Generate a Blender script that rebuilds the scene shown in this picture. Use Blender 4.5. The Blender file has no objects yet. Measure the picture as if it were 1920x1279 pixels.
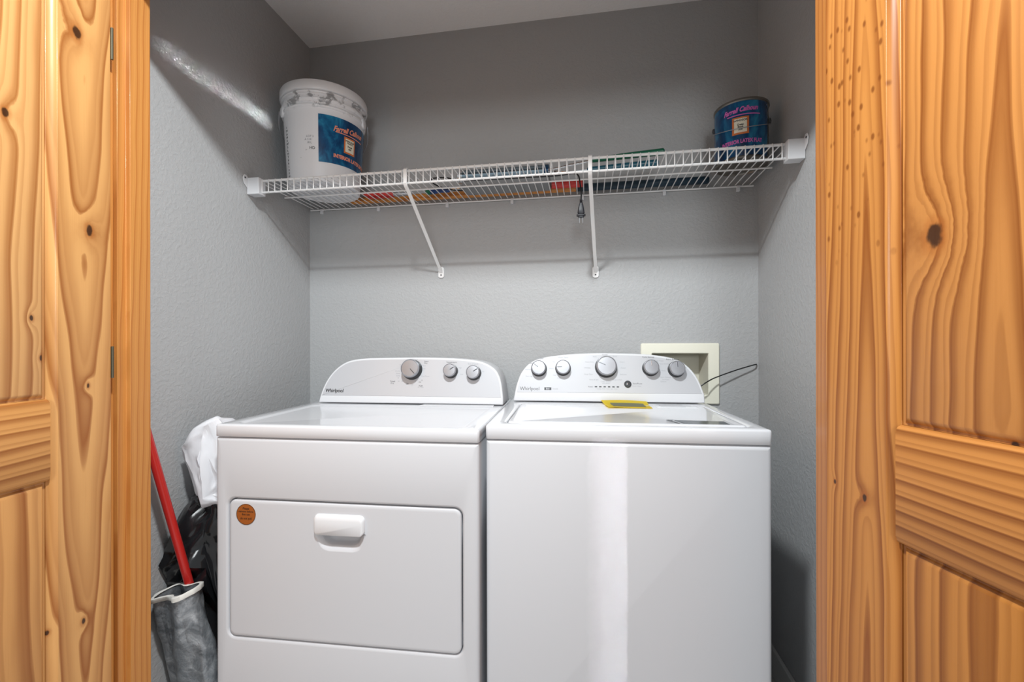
import bpy, bmesh, math, random
from mathutils import Vector, Matrix, noise
from math import sin, cos, pi, radians, sqrt, atan2, exp
random.seed(7)
S = bpy.context.scene
COL = S.collection

# ------------------------------------------------------------------ camera
CAM = Vector((0.0, -1.8072, 1.1231))
cd = bpy.data.cameras.new('camera')
cam = bpy.data.objects.new('camera', cd); COL.objects.link(cam)
cam.location = CAM
cam.rotation_euler = (radians(90), 0.0017, 0.167)
cd.sensor_width = 36; cd.lens = 843.8 / 1920 * 36
cd.shift_y = 8.6 / 1920
cd.clip_start = 0.02
S.camera = cam

# ------------------------------------------------------------------ world, lamps, exposure
W = bpy.data.worlds.new('hall_light'); S.world = W; W.use_nodes = True
bg = W.node_tree.nodes['Background']
bg.inputs[0].default_value = (0.94, 0.985, 1.0, 1); bg.inputs[1].default_value = 0.54

def lamp(name, kind, loc, power, color=(1, 1, 1), target=None, **kw):
    l = bpy.data.lights.new(name, kind); l.energy = power; l.color = color
    for k, v in kw.items(): setattr(l, k, v)
    o = bpy.data.objects.new(name, l); COL.objects.link(o); o.location = loc
    if target is not None:
        o.rotation_euler = (Vector(target) - Vector(loc)).to_track_quat('-Z', 'Y').to_euler()
    return o
lamp('ceiling_lamp', 'AREA', (-0.24, -1.50, 2.42), 47, (0.94, 0.985, 1.0), (-0.24, -1.2, 0), shape='DISK', size=0.14)

lamp('far_window', 'AREA', (0.3, -4.8, 1.80), 42, (0.94, 0.985, 1.0), (-0.3, 0, 1.6), shape='DISK', size=0.9)
# added narrow lamps, no known source, for bright bands on washer and left wall
def added_beam(name, src, dst, w, h, spread, power):
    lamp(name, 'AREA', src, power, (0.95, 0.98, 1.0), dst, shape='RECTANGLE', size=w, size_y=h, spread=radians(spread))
added_beam('added_beam_washer', (0.064, -3.2, 0.46), (0.064, -0.65, 0.46), 0.062, 0.86, 0.25, 0.040)
added_beam('added_beam_washer_wide', (0.047, -3.2, 0.46), (0.047, -0.65, 0.46), 0.094, 0.86, 0.25, 0.022)
added_beam('added_beam_wall', (1.0, -2.2, 1.93), (-1.2068, -0.46, 1.983), 0.36, 0.012, 1.6, 0.085)
vs = S.view_settings
vs.view_transform = 'Standard'; vs.look = 'None'; vs.exposure = 0.0; vs.gamma = 1.0
vs.use_curve_mapping = False

# ------------------------------------------------------------------ helpers
def lin(c):
    return c / 12.92 if c <= 0.04045 else ((c + 0.055) / 1.055) ** 2.4
def rgb(r, g, b): return (lin(r / 255), lin(g / 255), lin(b / 255), 1)

def mat(name, color, rough=0.5, metal=0.0, coat=0.0, spec=0.5, **kw):
    m = bpy.data.materials.new(name); m.use_nodes = True
    p = m.node_tree.nodes['Principled BSDF']
    p.inputs['Base Color'].default_value = color
    p.inputs['Roughness'].default_value = rough
    p.inputs['Metallic'].default_value = metal
    p.inputs['Coat Weight'].default_value = coat
    p.inputs['Coat Roughness'].default_value = 0.08
    p.inputs['Specular IOR Level'].default_value = spec
    for k, v in kw.items(): p.inputs[k].default_value = v
    return m

class NT:
    """tiny node expression builder"""
    def __init__(s, m): s.t = m.node_tree; s.p = s.t.nodes['Principled BSDF']
    def n(s, typ, ins=None, **kw):
        n = s.t.nodes.new(typ)
        for k, v in kw.items(): setattr(n, k, v)
        for k, v in (ins or {}).items(): s.put(n.inputs[k], v)
        return n
    def put(s, sock, v):
        if isinstance(v, bpy.types.NodeSocket): s.t.links.new(v, sock)
        else: sock.default_value = v
    def m(s, op, a, b=0.0, c=0.0):
        n = s.n('ShaderNodeMath', operation=op)
        for i, v in enumerate((a, b, c)): s.put(n.inputs[i], v)
        return n.outputs[0]
    def noise(s, vec, scale, detail=3, rough=0.5, dist=0.0):
        return s.n('ShaderNodeTexNoise', {'Vector': vec, 'Scale': scale, 'Detail': detail, 'Roughness': rough, 'Distortion': dist}).outputs['Fac']
    def xyz(s, x, y, z):
        return s.n('ShaderNodeCombineXYZ', {0: x, 1: y, 2: z}).outputs[0]
    def obj(s): return s.n('ShaderNodeTexCoord').outputs['Object']
    def sep(s, v):
        n = s.n('ShaderNodeSeparateXYZ', {0: v}); return n.outputs
    def mix(s, f, a, b, kind='MIX'):
        n = s.n('ShaderNodeMix', data_type='RGBA', blend_type=kind)
        s.put(n.inputs[0], f); s.put(n.inputs[6], a); s.put(n.inputs[7], b); return n.outputs[2]
    def ramp(s, f, stops, interp='LINEAR'):
        n = s.n('ShaderNodeValToRGB', {0: f}); r = n.color_ramp; r.interpolation = interp
        while len(r.elements) < len(stops): r.elements.new(0.5)
        for e, (p, c) in zip(r.elements, stops):
            e.position = p; e.color = c if len(c) == 4 else (*c, 1)
        return n.outputs[0]
    def smooth(s, x, a, b):
        n = s.n('ShaderNodeMapRange', {0: x, 1: a, 2: b, 3: 0.0, 4: 1.0}, interpolation_type='SMOOTHSTEP'); return n.outputs[0]
    def bump(s, h, strength, dist):
        n = s.n('ShaderNodeBump', {'Height': h, 'Strength': strength, 'Distance': dist})
        s.put(s.p.inputs['Normal'], n.outputs[0])

def wall_paint(name, color, rough=0.55, scale=55, strength=0.35):
    m = mat(name, color, rough); t = NT(m); v = t.obj()
    a = t.noise(v, scale, 4, 0.55, 0.6)
    b = t.noise(v, scale * 3.2, 2, 0.5, 0.2)
    h = t.m('ADD', t.smooth(a, 0.42, 0.62), t.m('MULTIPLY', b, 0.35))
    t.bump(h, strength, 0.004)
    return m

PINE_L, PINE_M, PINE_D = rgb(208, 150, 86), rgb(228, 164, 88), rgb(140, 78, 26)
def pine(name, along='z', c=0.06, k1=9.0, k2=1.6, k3=14.0, knots=(), seed=0.0, light=PINE_L, dark=PINE_D, wob=0.05, pecks=None, fine=0.5, sub=2.0):
    """knotty pine: nested cathedral rings g = k1*|s-c| curve + k2*t, swirling round knots (s, t, core radius, swirl)"""
    m = mat(name, light, 0.36, coat=0.10, spec=0.35); t = NT(m)
    x, y, z = t.sep(t.obj())
    s_, t_ = {'z': (x, z), 'x': (z, x), 'jamb': (y, z)}[along]
    low = t.noise(t.xyz(t.m('MULTIPLY', s_, 5.0), t.m('ADD', t.m('MULTIPLY', t_, 1.5), seed), t.m('MULTIPLY', y, 3.0)), 1.0, 2, 0.5)
    mid = t.noise(t.xyz(t.m('MULTIPLY', s_, 16.0), t.m('ADD', t.m('MULTIPLY', t_, 2.2), seed + 3.1), 0.0), 1.0, 2, 0.5)
    warp = t.m('MULTIPLY', t.m('SUBTRACT', mid, 0.5), wob)
    ds = t.m('ADD', t.m('SUBTRACT', s_, c), warp)
    r = t.m('SQRT', t.m('ADD', t.m('MULTIPLY', ds, ds), 0.0001))
    g = t.m('ADD', t.m('MULTIPLY', r, k1 * 4), t.m('ADD', t.m('MULTIPLY', t_, k2), t.m('MULTIPLY', low, k3 * 0.25)))
    rag = t.noise(t.xyz(t.m('MULTIPLY', s_, 90.0), t.m('MULTIPLY', t_, 60.0), seed), 1.0, 2, 0.5)
    core = None; halo = None
    for (ks, kt, kr, kw) in knots:
        du = t.m('SUBTRACT', s_, ks); dv = t.m('MULTIPLY', t.m('SUBTRACT', t_, kt), 0.62)
        d = t.m('SQRT', t.m('ADD', t.m('MULTIPLY', du, du), t.m('MULTIPLY', dv, dv)))
        d = t.m('ADD', d, t.m('MULTIPLY', t.m('SUBTRACT', rag, 0.5), kr * 0.9))
        e = t.m('POWER', 2.718, t.m('MULTIPLY', t.m('MULTIPLY', d, d), -1.0 / (kr * 3.2) ** 2))
        g = t.m('ADD', g, t.m('MULTIPLY', e, kw * 0.5))
        cm = t.m('SUBTRACT', 1.0, t.smooth(d, kr * 0.6, kr * 1.05))
        hm = t.m('MULTIPLY', t.m('SUBTRACT', 1.0, t.smooth(d, kr * 0.8, kr * 2.0)), 0.5)
        core = cm if core is None else t.m('MAXIMUM', core, cm)
        halo = hm if halo is None else t.m('MAXIMUM', halo, hm)
    band = t.m('FRACT', g)
    q = lambda a, b, f: tuple(a[i] * (1 - f) + b[i] * f for i in range(3)) + (1,)
    col = t.ramp(band, [(0.0, light), (0.45, q(light, dark, 0.10)), (0.72, q(light, dark, 0.50)), (0.90, dark), (0.97, q(light, dark, 0.55)), (1.0, light)])
    b2 = t.m('FRACT', t.m('ADD', t.m('MULTIPLY', g, sub), 0.37))
    l2 = t.m('MULTIPLY', t.smooth(b2, 0.45, 0.88), t.m('SUBTRACT', 1.0, t.smooth(b2, 0.90, 1.0)))
    col = t.mix(t.m('MULTIPLY', l2, 0.34), col, dark)
    tone = t.noise(t.xyz(t.m('MULTIPLY', s_, 9.0), t.m('ADD', t.m('MULTIPLY', t_, 1.1), seed), 0.0), 1.0, 2, 0.5)
    col = t.mix(t.m('MULTIPLY', t.smooth(tone, 0.35, 0.75), 0.35), col, q(light, dark, 0.45))
    fib = t.noise(t.xyz(t.m('MULTIPLY', s_, 420.0), t.m('MULTIPLY', t_, 6.0), t.m('MULTIPLY', y, 420.0)), 1.0, 2, 0.6)
    col = t.mix(t.m('MULTIPLY', t.smooth(fib, 0.45, 0.8), 0.25 * fine), col, q(light, dark, 0.8))
    if pecks:
        z0, z1 = pecks
        vn = t.n('ShaderNodeTexVoronoi', {'Vector': t.xyz(t.m('MULTIPLY', s_, 58.0), t.m('MULTIPLY', t_, 34.0), 0.0), 'Scale': 1.0, 'Randomness': 0.85})
        pk = t.m('SUBTRACT', 1.0, t.smooth(vn.outputs['Distance'], 0.10, 0.27))
        win = t.m('MULTIPLY', t.smooth(t_, z0, z0 + 0.12), t.m('SUBTRACT', 1.0, t.smooth(t_, z1 - 0.1, z1)))
        col = t.mix(t.m('MULTIPLY', t.m('MULTIPLY', pk, win), 0.8), col, rgb(112, 58, 18))
    if halo is not None:
        col = t.mix(halo, col, rgb(160, 88, 32))
        col = t.mix(t.m('MULTIPLY', core, 0.92), col, rgb(48, 26, 14))
    t.put(t.p.inputs['Base Color'], col)
    t.bump(t.m('ADD', band, fib), 0.06, 0.002)
    return m

def setp(o, label=None, cat=None, group=None, kind=None):
    if label: o['label'] = label
    if cat: o['category'] = cat
    if group: o['group'] = group
    if kind: o['kind'] = kind
    return o
def empty(name, loc, rz=0, **kw):
    o = bpy.data.objects.new(name, None); COL.objects.link(o)
    o.location = loc; o.rotation_euler = (0, 0, rz); o.empty_display_size = 0.05
    return setp(o, **kw)
def obj(name, bm, m, parent=None, bevel=0, smooth=35, seg=3, **kw):
    bmesh.ops.recalc_face_normals(bm, faces=bm.faces[:])
    me = bpy.data.meshes.new(name); bm.to_mesh(me); bm.free()
    return wrapmesh(name, me, m, parent, bevel, smooth, seg, **kw)
def wrapmesh(name, me, m, parent=None, bevel=0, smooth=35, seg=3, **kw):
    for x in (m if isinstance(m, (list, tuple)) else [m]): me.materials.append(x)
    o = bpy.data.objects.new(name, me); COL.objects.link(o)
    if smooth:
        me.polygons.foreach_set('use_smooth', [True] * len(me.polygons))
        me.set_sharp_from_angle(angle=radians(smooth))
    if bevel:
        b = o.modifiers.new('bevel', 'BEVEL'); b.width = bevel; b.segments = seg
        b.limit_method = 'ANGLE'; b.angle_limit = radians(40); b.harden_normals = False
    if parent: o.parent = parent
    return setp(o, **kw)
def BM(): return bmesh.new()
def box(bm, x0, x1, y0, y1, z0, z1):
    v = [bm.verts.new((x, y, z)) for x in (x0, x1) for y in (y0, y1) for z in (z0, z1)]
    for f in ((0, 1, 3, 2), (4, 6, 7, 5), (0, 4, 5, 1), (2, 3, 7, 6), (0, 2, 6, 4), (1, 5, 7, 3)):
        bm.faces.new([v[i] for i in f])
    return bm
def loops(bm, Ls, cap0=True, cap1=True, closed=True):
    """skin a list of equally long loops of 3-D points"""
    V = [[bm.verts.new(p) for p in L] for L in Ls]
    n = len(V[0])
    for a, b in zip(V, V[1:]):
        for i in range(n if closed else n - 1):
            j = (i + 1) % n
            bm.faces.new((a[i], a[j], b[j], b[i]))
    if cap0: bm.faces.new(V[0][::-1])
    if cap1: bm.faces.new(V[-1])
    return bm
def rrect(x0, x1, z0, z1, r, n=6):
    P = []
    for cx, cz, a0 in ((x1 - r, z0 + r, -90), (x1 - r, z1 - r, 0), (x0 + r, z1 - r, 90), (x0 + r, z0 + r, 180)):
        for i in range(n + 1):
            a = radians(a0 + 90 * i / n); P.append((cx + r * cos(a), cz + r * sin(a)))
    return P
def ins(R, d):  # inset a rectangle spec (x0,x1,z0,z1,r)
    return rrect(R[0] + d, R[1] - d, R[2] + d, R[3] - d, max(R[4] - d, 0.0015))
def tube(bm, pts, r, seg=10, caps=True):
    pts = [Vector(p) for p in pts]; Ls = []
    t = (pts[1] - pts[0]).normalized()
    up = Vector((0, 0, 1)) if abs(t.z) < 0.9 else Vector((0, 1, 0))
    nrm = (up - t * up.dot(t)).normalized()
    for i, p in enumerate(pts):
        a = pts[max(i - 1, 0)]; b = pts[min(i + 1, len(pts) - 1)]
        t = (b - a).normalized()
        nrm = (nrm - t * nrm.dot(t)).normalized(); bi = t.cross(nrm)
        rr = r[i] if isinstance(r, (list, tuple)) else r
        Ls.append([p + (nrm * cos(2 * pi * k / seg) + bi * sin(2 * pi * k / seg)) * rr for k in range(seg)])
    return loops(bm, Ls, caps, caps)
def spline(P, n=8):
    P = [Vector(p) for p in P]; out = []
    for i in range(len(P) - 1):
        a, b, c, d = P[max(i - 1, 0)], P[i], P[i + 1], P[min(i + 2, len(P) - 1)]
        for k in range(n):
            u = k / n
            out.append(0.5 * ((2 * b) + (c - a) * u + (2 * a - 5 * b + 4 * c - d) * u * u + (3 * b - a - 3 * c + d) * u ** 3))
    return out + [P[-1]]
def lathe(bm, prof, seg=48, cap0=True, cap1=True, M=None):
    Ls = [[Vector((r * cos(2 * pi * k / seg), r * sin(2 * pi * k / seg), z)) for k in range(seg)] for r, z in prof]
    if M is not None: Ls = [[M @ p for p in L] for L in Ls]
    return loops(bm, Ls, cap0, cap1)

def text_mesh(s, size, shear=0.0, bold=0.0, depth=0.0002, align='CENTER', xs=1.0, space=1.0):
    c = bpy.data.curves.new('t', 'FONT'); c.body = s; c.size = size; c.shear = shear
    c.offset = bold; c.extrude = depth; c.align_x = align; c.align_y = 'CENTER'; c.resolution_u = 3
    c.space_character = space
    o = bpy.data.objects.new('t', c); COL.objects.link(o)
    dg = bpy.context.evaluated_depsgraph_get(); dg.update()
    me = bpy.data.meshes.new_from_object(o.evaluated_get(dg))
    bpy.data.objects.remove(o); bpy.data.curves.remove(c)
    for v in me.vertices: v.co.x *= xs
    me.materials.clear()
    return me
def put_text(name, s, size, m, parent, M, wrap=None, **kw):
    me = text_mesh(s, size, **kw)
    if wrap:
        for v in me.vertices: v.co = wrap(v.co)
    else: me.transform(M)
    return wrapmesh(name, me, m, parent, smooth=0)
def join_text(name, items, m, parent, fn):
    """short printed lines, each its own lettering mesh; fn(co, place) puts them on the surface"""
    for it in items:
        me = text_mesh(it[0], it[1], **(it[3] if len(it) > 3 else {})); me.name = name
        for v in me.vertices: v.co = fn(v.co, it[2])
        wrapmesh(name, me, m, parent, smooth=0)

# ------------------------------------------------------------------ materials
M_wall = wall_paint('grey_wall_paint', rgb(171, 172, 173), 0.5, 78, 0.20)
M_ceil = wall_paint('ceiling_paint', rgb(245, 245, 245), 0.8, 80, 0.25)
M_floor = mat('brown_floor', rgb(172, 172, 172), 0.5)
M_base = mat('white_baseboard', rgb(200, 200, 198), 0.45)
M_enamel = mat('white_enamel', rgb(209, 210, 214), 0.16, coat=0.4)
M_enamelf = mat('white_enamel_front', rgb(197, 198, 202), 0.38, coat=0.0, spec=0.35)
M_plastic = mat('white_plastic', rgb(216, 217, 220), 0.3)
M_silver = mat('silver_panel', rgb(194, 195, 199), 0.34, metal=0.2)
M_chrome = mat('brushed_steel', rgb(172, 173, 178), 0.36, metal=0.75)
M_bright = mat('bright_chrome', rgb(225, 228, 232), 0.10, metal=1.0)
M_dark = mat('dark_grey_plastic', rgb(58, 60, 63), 0.3)
M_black = mat('black_rubber', rgb(16, 17, 20), 0.4)
M_navy = mat('dark_navy_rubber', rgb(10, 12, 24), 0.45)
M_ink = mat('dark_grey_print', rgb(70, 72, 76), 0.5)
M_inkl = mat('light_grey_print', rgb(158, 160, 165), 0.5)
M_wire = mat('white_vinyl_wire', rgb(232, 232, 232), 0.3)
M_cream = mat('cream_plastic', rgb(232, 230, 214), 0.45)
M_creamd = mat('cream_plastic_inside', rgb(205, 202, 188), 0.55)

# ------------------------------------------------------------------ setting
XL, XR, ZC = -1.2068, 0.6272, 2.4354
YI, YO = -0.828, -0.901          # inner and outer face of the front wall
OX0, OX1, OZ = -1.10, 0.445, 2.03
def struct(name, bm, m, label, cat, bevel=0, **kw):
    return obj(name, bm, m, None, bevel, label=label, cat=cat, kind='structure', **kw)
struct('floor', box(BM(), -3, 3, -3.2, 0.0, -0.05, 0), M_floor, 'floor of the closet and hall', 'floor', smooth=0)
HX0, HX1, HZ0, HZ1 = 0.238, 0.452, 0.93, 1.094   # hole for the outlet box
b = BM()
box(b, XL, HX0, 0, 0.1, 0, ZC); box(b, HX1, XR, 0, 0.1, 0, ZC)
box(b, HX0, HX1, 0, 0.1, 0, HZ0); box(b, HX0, HX1, 0, 0.1, HZ1, ZC)
struct('wall_back', b, M_wall, 'textured grey back wall of the laundry closet', 'wall', smooth=0)
struct('wall_left', box(BM(), XL - 0.1, XL, YI, 0.1, 0, ZC), M_wall, 'textured grey left wall of the closet', 'wall', smooth=0)
struct('wall_right', box(BM(), XR, XR + 0.1, YI, 0.1, 0, ZC), M_wall, 'textured grey right wall of the closet', 'wall', smooth=0)
b = BM()
box(b, -2.6, OX0 - 0.03, YO, YI, 0, 2.6); box(b, OX1 + 0.04, 2.6, YO, YI, 0, 2.6); box(b, OX0 - 0.03, OX1 + 0.04, YO, YI, OZ + 0.02, 2.6)
struct('wall_front', b, M_wall, 'wall round the closet opening', 'wall', smooth=0)
struct('ceiling', box(BM(), XL, XR, YI, 0, ZC, ZC + 0.08), M_ceil, 'pale textured closet ceiling', 'ceiling', smooth=0)
for nm, d in (('baseboard_right', (XR - 0.013, XR, YI, 0, 0, 0.092)), ('baseboard_back', (XL + .013, XR - .013, -0.013, 0, 0, 0.092)), ('baseboard_left', (XL, XL + 0.013, YI, 0, 0, 0.092))):
    struct(nm, box(BM(), *d), M_base, 'white baseboard along the ' + nm.split('_')[1] + ' closet wall', 'baseboard', 0.003)

M_jambL = pine('pine_jamb_left', along='jamb', c=-0.70, k1=16, k2=0.9, k3=6, seed=2.0, fine=1.2, sub=3.0, light=rgb(200, 138, 72), dark=rgb(174, 108, 50), wob=0.02)
M_jambR = pine('pine_jamb_right', along='jamb', c=-0.70, k1=16, k2=0.5, k3=6, seed=6.0, fine=1.2, sub=3.0, light=rgb(186, 122, 60), dark=rgb(156, 92, 40), wob=0.02)
def jamb(side, x0):
    b = BM(); s = side
    # rabbet board and door stop in one milled profile, swept up the opening
    prof = [(x0 + s * 0.03, YI), (x0, YI), (x0, -0.880), (x0 + s * (0.012 if s < 0 else 0.027), -0.880), (x0 + s * (0.012 if s < 0 else 0.027), YO), (x0 + s * (0.03 if s < 0 else .04), YO), (x0 + s * (0.03 if s < 0 else .04), YI)]
    if s > 0: prof = [(x0 + 0.04, YI)] + prof[1:6]
    else: prof = prof[1:6] + [(x0 - 0.03, YI)]
    return loops(b, [[(x, y, 0) for x, y in prof], [(x, y, OZ) for x, y in prof]])
struct('trim_1', jamb(-1, OX0), M_jambL, 'orange pine jamb board on the left of the closet opening', 'door jamb', 0.0012)
struct('trim_2', jamb(1, OX1), M_jambR, 'narrow pine jamb edge on the right of the closet opening', 'door jamb', 0.0012)
M_head = pine('pine_head_jamb', along='x', c=2.0, k1=12, k2=0.4, seed=4.0, light=rgb(202, 140, 74), dark=rgb(160, 96, 42))
struct('trim_3', box(BM(), OX0 - 0.03, OX1 + 0.04, YO, YI, OZ, OZ + 0.02), M_head, 'pine head jamb over the closet opening', 'door jamb', 0.0012)
for i, (x0, x1, z0, z1) in enumerate(((OX0 - .110, OX0 - .021, 0, OZ + .02), (OX1 + .06, OX1 + .13, 0, OZ + .02), (OX0 - .110, OX1 + .13, OZ + .02, OZ + .09))):
    struct('trim_%d' % (4 + i), box(BM(), x0, x1, YO - 0.016, YO, z0, z1), M_jambL if i < 2 else M_head, 'pine casing board round the closet opening, ' + ('left side', 'right side', 'across the top')[i], 'door casing', 0.003)

# ------------------------------------------------------------------ pine doors
def leaf(name, loc, ang, side, mats, st, rails, label):
    """panelled leaf; local x runs from the hinge edge, visible face at local y = 0, thickness away from side"""
    T = 0.035; root = empty(name, loc, ang, label=label, cat='door', kind='structure')
    y0, y1 = (-T, 0) if side > 0 else (0, T)
    face = 0.0; inn = -side
    Wd = st + 0.22 + 0.1 + 0.22 + st
    Z0, Z1 = 0.012, 2.012
    def rot_mould(b, p0, p1, nx):  # quarter-round sticking strip along an inner edge
        pass
    def stile(x0, x1, edge, m):
        b = BM(); w = 0.014; d = 0.0105
        # profile in (x,y): visible face flat, sticking curve on the panel sides
        def prof():
            P = []
            def fy(k): return k * inn
            L = 'L' in edge; R = 'R' in edge
            if R:
                P += [(x1 - w, fy(0)), (x1 - w * 0.9, fy(0.0035)), (x1 - w * .7, fy(0.0062)), (x1 - w * 0.35, fy(d * .88)), (x1, fy(d))]
            else: P += [(x1, fy(0))]
            if R: P += [(x1, fy(T - d)), (x1 - w, fy(T))]
            else: P += [(x1, fy(T))]
            if L: P += [(x0 + w, fy(T)), (x0, fy(T - d)), (x0, fy(d)), (x0 + w * .35, fy(d * .88)), (x0 + w * .7, fy(.0062)), (x0 + w * .9, fy(.0035)), (x0 + w, fy(0))]
            else: P += [(x0, fy(T)), (x0, fy(0))]
            return P
        P = prof()
        return loops(b, [[(x, y, Z0) for x, y in P], [(x, y, Z1) for x, y in P]])
    obj('stile', stile(0, st, 'R', None), mats['stile'], root, 0.001)
    obj('stile', stile(Wd - st, Wd, 'L', None), mats['stile2'], root, 0.001)
    xa, xb = st, st + 0.22; xc, xd = xb + 0.1, Wd - st
    obj('mullion', stile(xb, xc, 'LR', None), mats['stile2'], root, 0.001)
    zs = [(Z0, 0.22)] + rails + [(1.895, Z1)]
    for (x0, x1) in ((xa, xb), (xc, xd)):
        for (z0, z1) in zs:
            w = 0.012; d = 0.009; b = BM()
            P = [(z0, d), (z0 + w * .25, d * .4), (z0 + w * .55, .0016), (z0 + w * .8, .0016), (z0 + w, 0.0002), (z1 - w, 0.0002), (z1 - w * .8, .0016), (z1 - w * .55, .0016), (z1 - w * .25, d * .4), (z1, d), (z1, T - d), (z1 - w, T), (z0 + w, T), (z0, T - d)]
            loops(b, [[(x0, inn * y, z) for z, y in P], [(x1, inn * y, z) for z, y in P]])
            obj('rail', b, mats['rail'], root)
        for (a, c) in zip(zs, zs[1:]):
            z0, z1 = a[1], c[0]; b = BM(); e = 0.0005
            Lp = []
            for d, y in ((e, 0.020), (e, 0.0125), (0.0045, 0.0125), (0.010, 0.0075), (0.014, 0.0060)):
                Lp.append([(x, inn * y, z) for x, z in ((x0 + d, z0 + d), (x1 - d, z0 + d), (x1 - d, z1 - d), (x0 + d, z1 - d))])
            loops(b, Lp)
            obj('panel', b, mats['panel'] if z0 > 0.9 else mats['panel_low'], root)
    return root
K = rgb
ml = dict(
    stile=pine('pine_left_stile', c=0.060, k1=6.8, k2=-2.3, k3=5, seed=1.3, wob=0.028, sub=1.0, light=rgb(214, 160, 98), dark=rgb(150, 88, 38),
               knots=[(0.0766, 1.804, 0.010, 1.6), (0.0504, 1.3806, 0.008, 1.8), (0.0533, 1.036, 0.004, 0.8), (0.0641, 0.52, 0.005, .9), (0.129, 0.534, 0.004, .3)]),
    stile2=pine('pine_left_far_stile', c=0.75, seed=8.8),
    rail=pine('pine_left_rail', along='x', c=0.78, k1=9.0, k2=0.6, k3=3, seed=5.2, wob=0.012),
    panel=pine('pine_left_upper_panel', c=0.24, k1=7.0, k2=-0.7, k3=3, seed=3.7, wob=0.022, light=rgb(218, 166, 106), dark=rgb(158, 98, 46),
               knots=[(0.2029, 1.565, 0.007, 1.2), (0.16, 1.18, 0.004, 1.0), (0.142, 1.10, 0.004, .5)]),
    panel_low=pine('pine_left_lower_panel', c=0.22, k1=4.5, k2=0.9, k3=3, seed=11.0, wob=0.03, light=rgb(208, 152, 90)))
LT = (0.8464, 1.0146)
dl = leaf('door_1', (-1.1, CAM.y + 0.882, 0), radians(-84), 1, ml, 0.1305, [LT], 'open knotty pine panelled door at the left edge')
M_brass = mat('dull_brass', rgb(92, 88, 72), 0.45, metal=0.6)
for z in (1.832, 1.086, 0.22):
    b = BM(); box(b, -0.004, 0.0, -0.022, -0.0005, z - 0.036, z + 0.036)
    bt = tube(b, [(-0.0022, 0.0018, z - 0.037), (-0.0022, 0.0018, z + 0.037)], 0.0026, 10)
    obj('hinge', b, M_brass, dl, label='dull metal hinge')
mr = dict(
    stile=pine('pine_right_stile', c=0.085, k1=12.0, k2=1.5, k3=3, seed=21.0, wob=0.02, pecks=(1.22, 1.86), light=rgb(190, 128, 64), dark=rgb(128, 68, 22),
               knots=[(0.0811, 0.8724, 0.005, 1.2), (0.02, 0.88, 0.003, .5)]),
    stile2=pine('pine_right_far_stile', c=0.75, seed=14.8),
    rail=pine('pine_right_rail', along='x', c=0.78, k1=10.0, k2=0.35, k3=2.0, seed=25.2, wob=0.012, light=rgb(188, 126, 64), dark=rgb(122, 66, 22)),
    panel=pine('pine_right_upper_panel', c=0.27, k1=9.0, k2=1.3, k3=4, seed=33.7, wob=0.03, light=rgb(192, 130, 68), dark=rgb(130, 72, 26),
               knots=[(0.1896, 1.2763, 0.0125, 2.4), (0.28, 1.0, 0.006, .4)]),
    panel_low=pine('pine_right_lower_panel', c=0.25, k1=7, k2=0.3, k3=2, seed=41.0, wob=0.02, light=rgb(178, 118, 56), dark=rgb(118, 64, 20)))
dr = leaf('door_2', (0.4287, CAM.y + 0.905, 0), radians(-76), -1, mr, 0.1360, [(0.8205, 1.001)], 'open knotty pine panelled door at the right edge')

# ------------------------------------------------------------------ washer outlet box in the back wall
ob = empty('washer_outlet_box', (0.345, 0, 1.0), label='cream plastic washer outlet box set in the back wall behind the washing machine', cat='outlet box')
R = (0.2018 - .345, 0.4885 - .345, 0.90 - 1, 0.1306, 0.006); H = (0.2438 - .345, 0.4485 - .345, 0.935 - 1, 0.0915, 0.003)
b = BM()
f = lambda P, y: [(x, y, z) for x, z in P]
loops(b, [f(rrect(*R), -0.0003), f(rrect(*R), -0.006), f(ins(R, 0.003), -0.009), f(ins(H, -0.003), -0.009), f(rrect(*H), -0.006), f(rrect(*H), 0.0)], False, False)
obj('frame', b, M_cream, ob)
b = BM()
H2 = (H[0] + .002, H[1] - .012, H[2] + .002, H[3] - .002, 0.003)
loops(b, [f(rrect(*H), -0.003), f(rrect(*H2), 0.088)], False, True)
obj('recess', b, M_creamd, ob)
for x in (-0.045, 0.035):
    b = BM(); tube(b, [(x, 0.05, H[2] + 0.004), (x, 0.05, H[2] + 0.05)], 0.011, 12); tube(b, [(x, 0.05, H[2] + 0.05), (x, 0.02, H[2] + 0.055)], 0.009, 12)
    obj('valve', b, M_brass, ob)

# black cable
b = BM()
tube(b, spline([(0.36, -0.045, 0.93), (0.4124, -0.06, 0.975), (0.442, -0.05, 0.993), (0.4715, -0.040, 1.006), (0.54, -0.030, 1.031), (0.60, -0.020, 1.049), (0.6165, -0.008, 1.0515), (0.6195, 0.0, 1.0515)], 6), 0.0022, 8)
obj('cable', b, M_black, None, label='thin black cable running from behind the washing machine to the right corner', cat='cable')

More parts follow.
